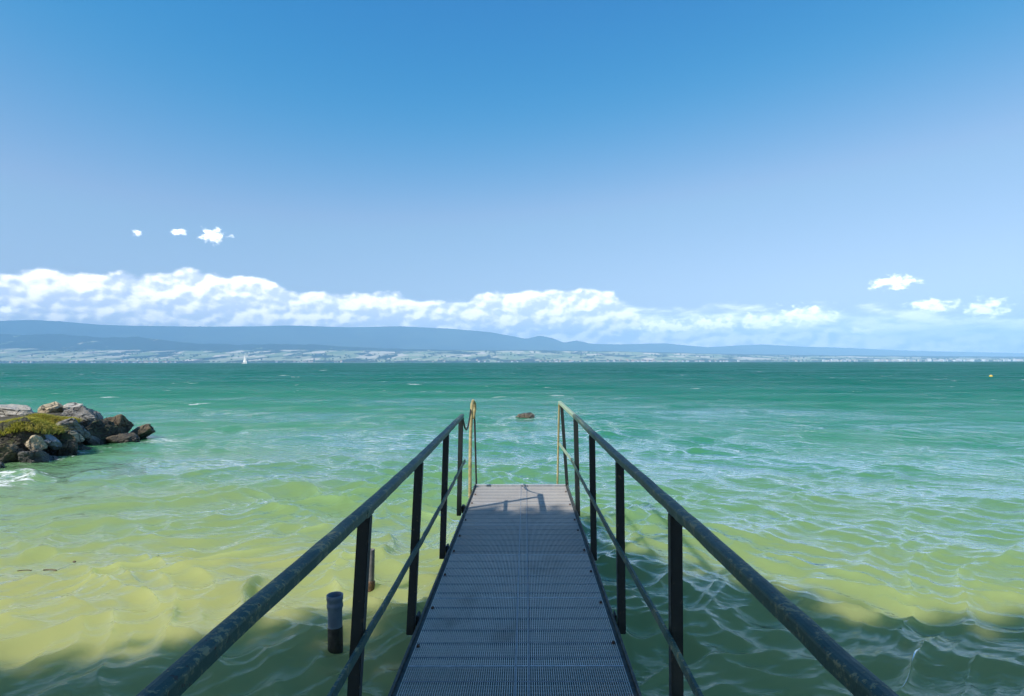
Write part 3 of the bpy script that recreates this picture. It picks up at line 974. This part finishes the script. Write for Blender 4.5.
lad_part('grab_pole', bm, M_YEL, 'thin yellowish rod at the right of the jetty end')
for z in (-0.75, -0.45, -0.15):
    bm = bmesh.new()
    tube(bm, [(-0.655, 8.0, z), (0.428, 7.95, z)], 0.014, 8)
    lad_part('rung', bm, M_CORD)
# black cord tied between rail end and pole
bm = bmesh.new()
pts = []
A, B = Vector((-0.690, 6.63, RAIL_B + 0.02)), Vector((-0.712, 7.86, 1.53))
for k in range(13):
    t = k / 12
    p = A.lerp(B, t)
    p.z -= 0.20 * 4 * t * (1 - t) * (1.15 - 0.3 * t)
    pts.append(p)
tube(bm, pts, 0.010, 8)
tag(obj('cord', bm, M_CORD), 'black cord sagging between the left handrail end and the yellowish pole', 'cord')

# ------------------------------------------------------------------ pipes in the water
M_PIPE = mat_plain('grey_blue_plastic', (0.13, 0.17, 0.23), (0.20, 0.25, 0.31), 8, 0.45, 0.1, 0.002, c2=(0.10, 0.10, 0.09), thr=0.66)
M_ALGAE = mat_plain('wet_black_algae', (0.008, 0.009, 0.008), (0.035, 0.036, 0.025), 30, 0.55, 0.8, 0.01)
M_PIPE2 = mat_plain('old_grey_pipe', (0.12, 0.12, 0.12), (0.24, 0.23, 0.22), 10, 0.6)


def lathe(bm, prof, n=28):
    rings = []
    for r, z in prof:
        rings.append([bm.verts.new((r * math.cos(2 * math.pi * k / n), r * math.sin(2 * math.pi * k / n), z)) for k in range(n)])
    for a, b in zip(rings, rings[1:]):
        for k in range(n):
            f = bm.faces.new((a[k], a[(k + 1) % n], b[(k + 1) % n], b[k]))
            f.smooth = True
    bmesh.ops.recalc_face_normals(bm, faces=bm.faces[:])


base = on(335, 655)
pp = thing('standing_pipe', 'grey blue plastic pipe with socket rim, its lower half black, standing in water', 'pipe', base)
pp.rotation_euler = (0, R(-0.6), 0)
k = base.y / F                      # metres per pixel there
r = 0.052
obj('pipe_body', (lambda b: (lathe(b, [(r, 29 * k), (r, 45 * k), (r * 1.02, 47 * k), (r * 1.13, 49 * k), (r * 1.13, 51.5 * k), (r * 1.06, 52.5 * k), (r * 1.06, 55 * k), (r * 1.14, 56 * k), (r * 1.15, 60.5 * k), (r * 1.1, 61 * k), (r * 0.98, 60.5 * k), (r * 0.93, 40 * k), (r * 0.93, 30 * k)]), b)[1])(bmesh.new()), M_PIPE, pp)
obj('algae_sleeve', (lambda b: (lathe(b, [(r * 0.9, -0.8), (r * 1.02, -0.8), (r * 1.03, 0.0), (r * 1.05, 8 * k), (r * 1.03, 28.5 * k), (r * 0.98, 29.3 * k)]), b)[1])(bmesh.new()), M_ALGAE, pp)

base = on(370, 589)
k = base.y / F
pq = thing('mooring_pipe', 'slim old grey pipe with pale top and brown crust at the waterline', 'pipe', base)
pq.rotation_euler = (0, R(1.2), 0)
r = 0.034
obj('pipe_body', (lambda b: (lathe(b, [(r, 8 * k), (r, 39.3 * k), (r * 0.96, 40 * k), (r * 0.8, 40 * k), (r * 0.78, 30 * k)]), b)[1])(bmesh.new()), M_PIPE2, pq)
obj('crust', (lambda b: (lathe(b, [(r, -0.8), (r * 1.1, -0.05), (r * 1.15, 2 * k), (r * 1.3, 4 * k), (r * 1.2, 6 * k), (r * 1.28, 7.5 * k), (r * 1.0, 9 * k)], 20), b)[1])(bmesh.new()), mat_plain('brown_crust', (0.07, 0.04, 0.02), (0.20, 0.12, 0.06), 40, 0.7, 0.9, 0.01), pq)

# ------------------------------------------------------------------ rocks of the groyne
R_PALE = mat_rock('pale_limestone', (0.40, 0.36, 0.29), (0.74, 0.69, 0.60))
R_TAN = mat_rock('tan_stone', (0.42, 0.33, 0.20), (0.68, 0.56, 0.38))
R_GREY = mat_rock('grey_stone', (0.13, 0.12, 0.105), (0.42, 0.385, 0.33))
R_BROWN = mat_rock('brown_stone', (0.075, 0.054, 0.034), (0.32, 0.24, 0.15), 0.15)
R_DARK = mat_rock('dark_mossy_stone', (0.025, 0.022, 0.018), (0.12, 0.10, 0.075), 0.7)
R_BLUE = mat_rock('blue_grey_stone', (0.20, 0.23, 0.27), (0.38, 0.42, 0.47))


def rock_bm(size, seed, cuts=9, rough=0.16, sub=4):
    rnd = random.Random(seed)
    bm = bmesh.new()
    bmesh.ops.create_icosphere(bm, subdivisions=sub, radius=1.0)
    planes = []
    for _ in range(cuts):
        n = Vector((rnd.gauss(0, 1), rnd.gauss(0, 1), rnd.gauss(0, 0.8))).normalized()
        planes.append((n, rnd.uniform(0.42, 0.8)))
    off = Vector((seed * 3.1, seed * 1.7, seed * 0.9))
    for v in bm.verts:
        c = v.co.copy()
        for n, d in planes:
            e = c.dot(n) - d
            if e > 0:
                c -= n * e * 0.93
        f = mnoise.fractal(c * 2.0 + off, 0.8, 2.1, 6)
        st = mnoise.noise(Vector((c.x * 0.7, c.y * 0.7, c.z * 5)) + off)
        rg = 0.5 - abs(mnoise.noise(c * 2.6 + off * 1.3))
        c += v.co * (f * rough + st * rough * 0.4 + rg * rough * 0.35)
        v.co = Vector((c.x * size[0], c.y * size[1], c.z * size[2]))
    return bm


# (pixel x0, y0, x1, y1, distance, depth of stone, tilt, spin, material, seed, name, label)
rocks = [
    (-12, 403, 38, 421, 15.6, 0.9, 8, 10, R_PALE, 3, 'boulder', 'broad pale grey slab on top of the groyne at the left edge, streaked darker'),
    (41, 402, 65, 412, 16.6, 0.6, 4, 20, R_TAN, 5, 'boulder', 'tan squared block on top of the groyne beside a whiter block'),
    (61, 402, 84, 411, 16.9, 0.6, -3, 0, R_PALE, 8, 'boulder', 'white squared block on top of the groyne, right of the tan block'),
    (62, 410, 100, 427, 16.3, 1.2, 3, 5, R_GREY, 12, 'boulder', 'layered grey ledge rock under the white block, flat on top'),
    (95, 412, 131, 440, 16.9, 1.1, 12, 30, R_BROWN, 14, 'boulder', 'big rough brown boulder standing near the tip of the groyne'),
    (128, 425, 153, 441, 17.3, 0.6, -30, 15, R_BROWN, 17, 'boulder', 'pointed brown rock slanting up out of the water at the groyne tip'),
    (105, 432, 135, 449, 16.2, 0.8, 6, 0, R_BROWN, 21, 'boulder', 'rounded brown boulder at the water below the rough boulder and the pointed rock'),
    (103, 430, 117, 440, 16.5, 0.5, 0, 0, R_GREY, 22, 'stone', 'small grey stone wedged between the rough boulder and the rounded boulder'),
    (46, 417, 85, 440, 15.2, 1.1, 10, 15, R_GREY, 25, 'boulder', 'large grey boulder with a pale lit face in the middle of the groyne end'),
    (64, 430, 80, 442, 14.7, 0.4, 35, 0, R_TAN, 28, 'boulder', 'narrow tan slab slanting down in the middle of the groyne end'),
    (88, 432, 102, 446, 15.6, 0.4, 40, 0, R_GREY, 31, 'stone', 'small pale grey stone leaning left of the rounded boulder'),
    (78, 446, 100, 459, 14.9, 0.5, 0, 0, R_TAN, 33, 'stone', 'flat tan stone awash at the foot of the groyne end'),
    (72, 452, 84, 461, 14.4, 0.35, 0, 0, R_TAN, 35, 'stone', 'small tan stone awash left of the flat tan stone'),
    (41, 432, 57, 449, 13.7, 0.35, 42, 0, R_BLUE, 37, 'boulder', 'blue grey slab leaning steeply against the dark mossy rocks'),
    (-14, 424, 46, 474, 13.6, 1.5, 0, 0, R_DARK, 41, 'boulder', 'huge dark mossy rock under the grass at the left edge'),
    (40, 434, 78, 464, 14.3, 1.1, 0, 25, R_DARK, 44, 'boulder', 'dark wet boulder at the waterline right of the huge mossy rock'),
    (76, 424, 112, 452, 15.9, 1.1, 0, 10, R_DARK, 47, 'boulder', 'dark boulder in the shaded hollow left of the rough brown boulder'),
    (36, 452, 56, 467, 13.3, 0.4, 30, 0, R_BLUE, 50, 'stone', 'low blue grey slab at the waterline below the dark wet boulder'),
    (-8, 464, 6, 476, 12.2, 0.4, 0, 0, R_PALE, 52, 'stone', 'small pale stone in the froth at the left edge'),
    (58, 440, 74, 462, 14.0, 0.5, 10, 0, R_BROWN, 55, 'stone', 'brown stone in the dark foot of the groyne above the tan stones'),
    (0, 442, 24, 468, 12.9, 0.7, 10, 0, R_BROWN, 71, 'boulder', 'brown rock at the left edge, low in the dark face under the grass'),
    (22, 447, 46, 469, 13.0, 0.6, -8, 20, R_GREY, 74, 'boulder', 'grey streaked rock at the waterline straight below the grass'),
    (83, 419, 101, 433, 16.3, 0.7, 8, 0, R_GREY, 77, 'boulder', 'grey rock squeezed between the flat ledge and the big rough brown boulder'),
    (30, 436, 46, 450, 13.3, 0.5, 15, 40, R_TAN, 79, 'stone', 'tan stone stuck in the dark rock face left of the steep blue grey slab'),
    (44, 456, 66, 468, 13.7, 0.5, 0, 0, R_DARK, 59, 'stone', 'low black wet stone at the waterline right of the blue grey slab'),
    (518, 412.6, 537, 420.5, 23.4, 0.55, 6, 0, R_TAN, 62, 'boulder', 'lone tan rock just breaking the surface beyond the end of the jetty'),
    (527, 413.2, 533, 417.5, 23.4, 0.25, 6, 0, R_DARK, 64, 'stone', 'dark brown stone on top of the lone rock beyond the jetty'),
]
for (x0, y0, x1, y1, Y, dep, tilt, spin, mt, seed, nm, lab) in rocks:
    c = at((x0 + x1) / 2, (y0 + y1) / 2, Y)
    sx, sz = (x1 - x0) / F * Y / 2 * 1.26, (y1 - y0) / F * Y / 2 * 1.42
    flat = abs(tilt) >= 25
    if flat:                                     # slabs: long and thin, then tilted
        L = math.hypot(sx, sz)
        bm = rock_bm((L, dep * 0.6, L * 0.36), seed, 10, 0.09, 5)
    else:
        bm = rock_bm((sx, dep * 0.62, sz), seed, 17, 0.11, 5)
    o = obj(nm, bm, mt, smooth=False)
    o.location = c
    o.rotation_euler = (R(14) if mt in (R_PALE, R_TAN) and not flat else 0, R(tilt), R(spin))
    tag(o, lab, 'rock')

# the earth core of the groyne, running in from the left shore
xs = np.linspace(-40, -10.6, 80)
ys = np.linspace(11.4, 18.2, 40)
XX, YY = np.meshgrid(xs, ys, indexing='ij')
core = np.minimum(np.clip((YY - 12.6) / 0.8, -1, 1.0), np.clip((17.6 - YY) / 1.2, -1, 1.0))
core = np.minimum(core, np.clip((-11.3 - XX) / 0.9, -1, 1.0))
ZZ = np.where(core > 0, core * (0.72 + 0.10 * (YY - 13.0) / 3), core * 0.8) + 0.22 * (vnoise(XX * 1.3, YY * 1.3, 8) - 0.5)
me = grid_mesh('groyne_bank', np.stack([XX, YY, ZZ], -1)[:, ::-1])
M_BANK = mat_plain('groyne_earth', (0.045, 0.040, 0.028), (0.12, 0.10, 0.065), 2.5, 0.95, 1.0, 0.15)
tag(obj('groyne_bank', me, M_BANK), kind='structure')


def blades(name, regions, n, seed):
    rnd = random.Random(seed)
    V, Fc = [], []
    for _ in range(n):
        (cx, cyy, cz, rx, ry, hh) = rnd.choice(regions)
        a, q = rnd.uniform(0, 6.283), math.sqrt(rnd.random())
        x, y = cx + rx * q * math.cos(a), cyy + ry * q * math.sin(a)
        z = cz + 0.07 * math.sin(x * 4 + y * 3) - 0.18 * q ** 3
        h = hh * rnd.uniform(0.5, 1.2)
        t = rnd.uniform(0, 6.283)
        wx, wy = 0.014 * math.cos(t), 0.014 * math.sin(t)
        lx, ly = rnd.gauss(0.02, 0.06), rnd.gauss(0, 0.06)
        b = len(V)
        V += [(x - wx, y - wy, z - 0.05), (x + wx, y + wy, z - 0.05), (x + lx * 0.5 + wx * 0.7, y + ly * 0.5 + wy * 0.7, z + h * 0.6), (x + lx * 0.5 - wx * 0.7, y + ly * 0.5 - wy * 0.7, z + h * 0.6), (x + lx * 1.5, y + ly * 1.5, z + h)]
        Fc += [(b, b + 1, b + 2, b + 3), (b + 3, b + 2, b + 4)]
    me = bpy.data.meshes.new(name)
    me.from_pydata(V, [], Fc)
    me.update()
    mt, T = material('dry_grass')
    p = T.n('ShaderNodeNewGeometry').outputs['Position']
    n1 = T.noise(p, 1.4, 4, 0.6)
    n2 = T.noise(p, 14, 3, 0.6)
    col = T.mix(T.ss(n1, 0.4, 0.62), (0.40, 0.40, 0.06), (0.58, 0.50, 0.14))
    col = T.mix(T.m('MULTIPLY', n2, 0.5), col, (0.42, 0.38, 0.07))
    df = T.n('ShaderNodeBsdfDiffuse', {'Color': col}).outputs[0]
    tr = T.n('ShaderNodeBsdfTranslucent', {'Color': col}).outputs[0]
    return obj(name, me, finish(mt, T, T.n('ShaderNodeMixShader', {0: 0.3, 1: df, 2: tr}).outputs[0]))


g1 = at(20, 425, 13.6)
g2 = at(50, 414, 15.6)
gr = blades('groyne_grass', [(g1.x - 0.25, 13.9, g1.z + 0.06, 0.85, 0.75, 0.04), (g1.x - 0.9, 13.9, g1.z + 0.06, 0.7, 0.75, 0.045), (g2.x + 0.1, 15.5, g2.z - 0.03, 0.62, 0.5, 0.06), (g2.x - 1.0, 14.8, g2.z - 0.1, 0.8, 0.6, 0.05)], 16000, 2)
tag(gr, 'short yellow green grass and moss on top of the groyne', 'grass', kind='stuff')

# ------------------------------------------------------------------ small things on the water
M_HULL = mat_plain('boat_white', (0.78, 0.78, 0.78), (0.82, 0.82, 0.82), 1, 0.4, 0, 1)
M_SAIL = mat_plain('sail_cloth', (0.80, 0.80, 0.78), (0.86, 0.86, 0.84), 1, 0.8, 0, 1)
M_MAST = mat_plain('mast_alloy', (0.45, 0.45, 0.46), (0.55, 0.55, 0.56), 1, 0.4, 0, 1, metal=0.5)
SB = on(234.5 + 10, 363.05)
SBY = 1150.0
sb = thing('sailboat', 'tiny white sailing boat under sail far out near the opposite shore', 'boat', ((244.5 - VX) / F * SBY, SBY, 0.0))
sb.rotation_euler = (0, 0, R(-28))
sb.scale = (1.25, 1.25, 1.25)
bm = bmesh.new()
secs = [(-5.0, 1.1, 0.9), (-3, 1.5, 1.0), (0, 1.7, 1.05), (3, 1.2, 1.2), (5.2, 0.06, 1.45)]
rings = []
for x, w, h in secs:
    rings.append([bm.verts.new((x, -w, h)), bm.verts.new((x, -w * 0.75, 0.0)), bm.verts.new((x * 0.9, 0, -0.5)), bm.verts.new((x, w * 0.75, 0.0)), bm.verts.new((x, w, h))])
for a, b in zip(rings, rings[1:]):
    for q in range(5):
        bm.faces.new((a[q], a[(q + 1) % 5], b[(q + 1) % 5], b[q]))
bm.faces.new(rings[0])
bm.faces.new(rings[-1][::-1])
bmesh.ops.recalc_face_normals(bm, faces=bm.faces[:])
obj('hull', bm, M_HULL, sb)
bm = bmesh.new(); box(bm, (-2.2, -0.9, 1.0), (1.6, 0.9, 1.6)); bmesh.ops.bevel(bm, geom=bm.edges[:], offset=0.15, segments=2, affect='EDGES')
obj('cabin', bm, M_HULL, sb)
bm = bmesh.new(); tube(bm, [(0.8, 0, 1.0), (0.8, 0, 14.2)], 0.10)
obj('mast', bm, M_MAST, sb)


def sail(corners, belly):
    bm = bmesh.new()
    a, b, c = [Vector(q) for q in corners]
    N = 8
    g = []
    for i in range(N + 1):
        row = []
        for j in range(N + 1 - i):
            u, v = i / N, j / N
            p = a + (b - a) * u + (c - a) * v
            p.y += belly * 8 * u * v * (1 - u - v) + belly * 0.4 * (u * (1 - u))
            row.append(bm.verts.new(p))
        g.append(row)
    for i in range(N):
        for j in range(N - i):
            bm.faces.new((g[i][j], g[i + 1][j], g[i][j + 1]))
            if j < N - i - 1:
                bm.faces.new((g[i + 1][j], g[i + 1][j + 1], g[i][j + 1]))
    return bm


obj('mainsail', sail([(0.65, 0, 2.2), (0.65, 0, 14.0), (-4.4, 0.8, 2.3)], 0.8), M_SAIL, sb, True)
obj('jib', sail([(5.0, 0, 1.6), (0.9, 0, 12.4), (0.2, 1.1, 1.9)], 0.6), M_SAIL, sb, True)
bm = bmesh.new(); tube(bm, [(0.7, 0, 2.1), (-4.5, 0.8, 2.2)], 0.07)
obj('boom', bm, M_MAST, sb)

M_BUOY = mat_plain('buoy_yellow', (0.60, 0.42, 0.06), (0.70, 0.52, 0.10), 4, 0.5, 0.1, 0.01)
b0 = on(991, 377.5)
bu = thing('buoy', 'small yellow mooring buoy floating far out at the right', 'buoy', b0)
bu.scale = (0.55, 0.55, 0.55)
obj('float', (lambda b: (lathe(b, [(0.02, -0.35), (0.25, -0.28), (0.40, -0.05), (0.42, 0.12), (0.34, 0.32), (0.15, 0.42), (0.06, 0.44)]), b)[1])(bmesh.new()), M_BUOY, bu)
bm = bmesh.new()
tube(bm, [(0.08 * math.cos(a), 0, 0.50 + 0.08 * math.sin(a)) for a in np.linspace(-1.2, 4.3, 14)], 0.018, 6, Vector((0, 1, 0)))
obj('ring', bm, M_MAST, bu)

M_TWIG = mat_plain('wet_twig', (0.07, 0.05, 0.025), (0.18, 0.13, 0.06), 20, 0.7)
tw = [((17, 570), (31, 569.5), 'longer thin twig floating on the yellow green shallows at left', 0.005),
      ((43, 569.2), (56, 569.6), 'short thicker brown twig floating right of the longer thin twig', 0.007)]
for a, b, lab, rr in tw:
    A, B = on(*a, 0.03), on(*b, 0.03)
    bm = bmesh.new()
    M = A.lerp(B, 0.5) + Vector((0, 0.03, 0.012))
    tube(bm, [A, A.lerp(B, 0.3) + Vector((0, 0.012, 0)), A.lerp(B, 0.65) + Vector((0, 0.016, 0)), B], rr, 7)
    bm2 = bm
    tag(obj('twig', bm2, M_TWIG), lab, 'twig')
c = on(74, 561, 0.03)
bm = rock_bm((0.018, 0.012, 0.012), 4, 4, 0.2, 2)
o = obj('bark_piece', bm, M_TWIG)
o.location = c
tag(o, 'tiny dark bit of bark floating above the two twigs', 'bark')

# ------------------------------------------------------------------ the tree whose shade lies over the near water and the jetty
def shade_edge(x):
    """how far out the tree's shade reaches on the water"""
    base = np.interp(x, [-14, -7, -4, -2.2, -0.9, -0.2, 0.5, 1.3, 2.0, 2.6, 3.6, 5, 8, 14], [3.9, 4.2, 4.25, 4.5, 5.4, 6.9, 7.2, 6.4, 5.7, 5.3, 5.15, 5.2, 5.0, 4.4])
    return float(base)


def build_tree():
    rnd = random.Random(31)
    base = Vector((-10.5, -9.5, 0.4))
    tree = thing('tree', 'big leafy tree on the bank behind the jetty, shading the near water', 'tree', base)
    top = Vector((-9.0, -6.5, 8.5))
    # clump centres
    clumps = []
    tries = 0
    while len(clumps) < 1150 and tries < 30000:
        tries += 1
        sx = rnd.uniform(-9, 13)
        e = shade_edge(sx)
        sy = e - 0.30 - abs(rnd.gauss(0, 4.5)) if rnd.random() < 0.85 else rnd.uniform(-14, e - 0.3)
        h = rnd.uniform(6.0, 12.5)
        p = Vector((sx, sy, 0)) + SUN_H * h
        v = p - Vector((0, 0, EYE))
        d = v.length
        # keep a natural crown: within reach of the limbs
        if (p - Vector((-6.5, -4.5, 9))).length > 13:
            continue
        rad = rnd.uniform(0.35, 0.62)
        if v.y > 0.05:
            u = abs(v.x) - 0.9 * v.y
            w = v.z - 0.68 * v.y * 1.0
            if not (u > 0.9 or (v.z - 0.62 * v.y) > 0.9):
                continue
        clumps.append((p, rad))
    # trunk and limbs
    bm = bmesh.new()
    def limb(pts, r0, r1, n=9):
        pts = [Vector(p) for p in pts]
        rings = []
        for i, p in enumerate(pts):
            d = (pts[min(i + 1, len(pts) - 1)] - pts[max(i - 1, 0)]).normalized()
            s = d.cross(Vector((0.3, 1, 0.1))).normalized()
            u = s.cross(d)
            r = r0 + (r1 - r0) * i / (len(pts) - 1)
            rings.append([bm.verts.new(p + (s * math.cos(2 * math.pi * k / n) + u * math.sin(2 * math.pi * k / n)) * r) for k in range(n)])
        for a, b in zip(rings, rings[1:]):
            for k in range(n):
                bm.faces.new((a[k], a[(k + 1) % n], b[(k + 1) % n], b[k]))
    trunk = [base + Vector((0, 0, -0.6)), base + Vector((0.1, 0.2, 1.5)), base + Vector((0.5, 0.9, 4.0)), top]
    limb(trunk, 0.42, 0.20)
    for i in range(0, len(clumps), 5):
        p = clumps[i][0]
        st = trunk[2].lerp(trunk[3], rnd.random())
        m1 = st.lerp(p, 0.4) + Vector((0, 0, 0.6))
        m2 = st.lerp(p, 0.75) + Vector((0, 0, 0.4))
        limb([st, m1, m2, p], 0.085, 0.012, 6)
    for v in bm.verts:
        v.co -= base
    obj('trunk', bm, mat_plain('bark', (0.05, 0.04, 0.03), (0.14, 0.11, 0.08), 5, 0.9, 0.9, 0.05), tree, True)
    V, Fc = [], []
    for p, rad in clumps:
        for _ in range(95):
            o = Vector((rnd.gauss(0, 1), rnd.gauss(0, 1), rnd.gauss(0, 1))).normalized() * rad * rnd.random() ** 0.4
            c = p + o - base
            a = Vector((rnd.gauss(0, 1), rnd.gauss(0, 1), rnd.gauss(0, 0.6))).normalized()
            b = a.cross(Vector((rnd.gauss(0, 1), rnd.gauss(0, 1), rnd.gauss(0, 1)))).normalized()
            L, w = rnd.uniform(0.09, 0.15), rnd.uniform(0.05, 0.08)
            q = len(V)
            V += [tuple(c - a * L), tuple(c + b * w), tuple(c + a * L), tuple(c - b * w)]
            Fc.append((q, q + 1, q + 2, q + 3))
    me = bpy.data.meshes.new('crown')
    me.from_pydata(V, [], Fc)
    me.update()
    mt, T = material('leaves')
    p = T.n('ShaderNodeNewGeometry').outputs['Position']
    col = T.mix(T.noise(p, 1.2, 3), (0.035, 0.07, 0.015), (0.08, 0.12, 0.03))
    df = T.n('ShaderNodeBsdfDiffuse', {'Color': col}).outputs[0]
    tr = T.n('ShaderNodeBsdfTranslucent', {'Color': col}).outputs[0]
    obj('crown', me, finish(mt, T, T.n('ShaderNodeMixShader', {0: 0.25, 1: df, 2: tr}).outputs[0]), tree)


build_tree()

# ------------------------------------------------------------------ air
bm = bmesh.new()
box(bm, (-46000, -3600, -7), (46000, 31000, 1460))
mt, T = material('haze_air')
vol = T.n('ShaderNodeVolumePrincipled', {'Color': (0.40, 0.69, 1.0, 1), 'Density': 7.4e-5, 'Anisotropy': -0.25}).outputs[0]
finish(mt, T, None, vol)
tag(obj('haze', bm, mt), 'pale blue haze over the lake', 'haze', kind='stuff')
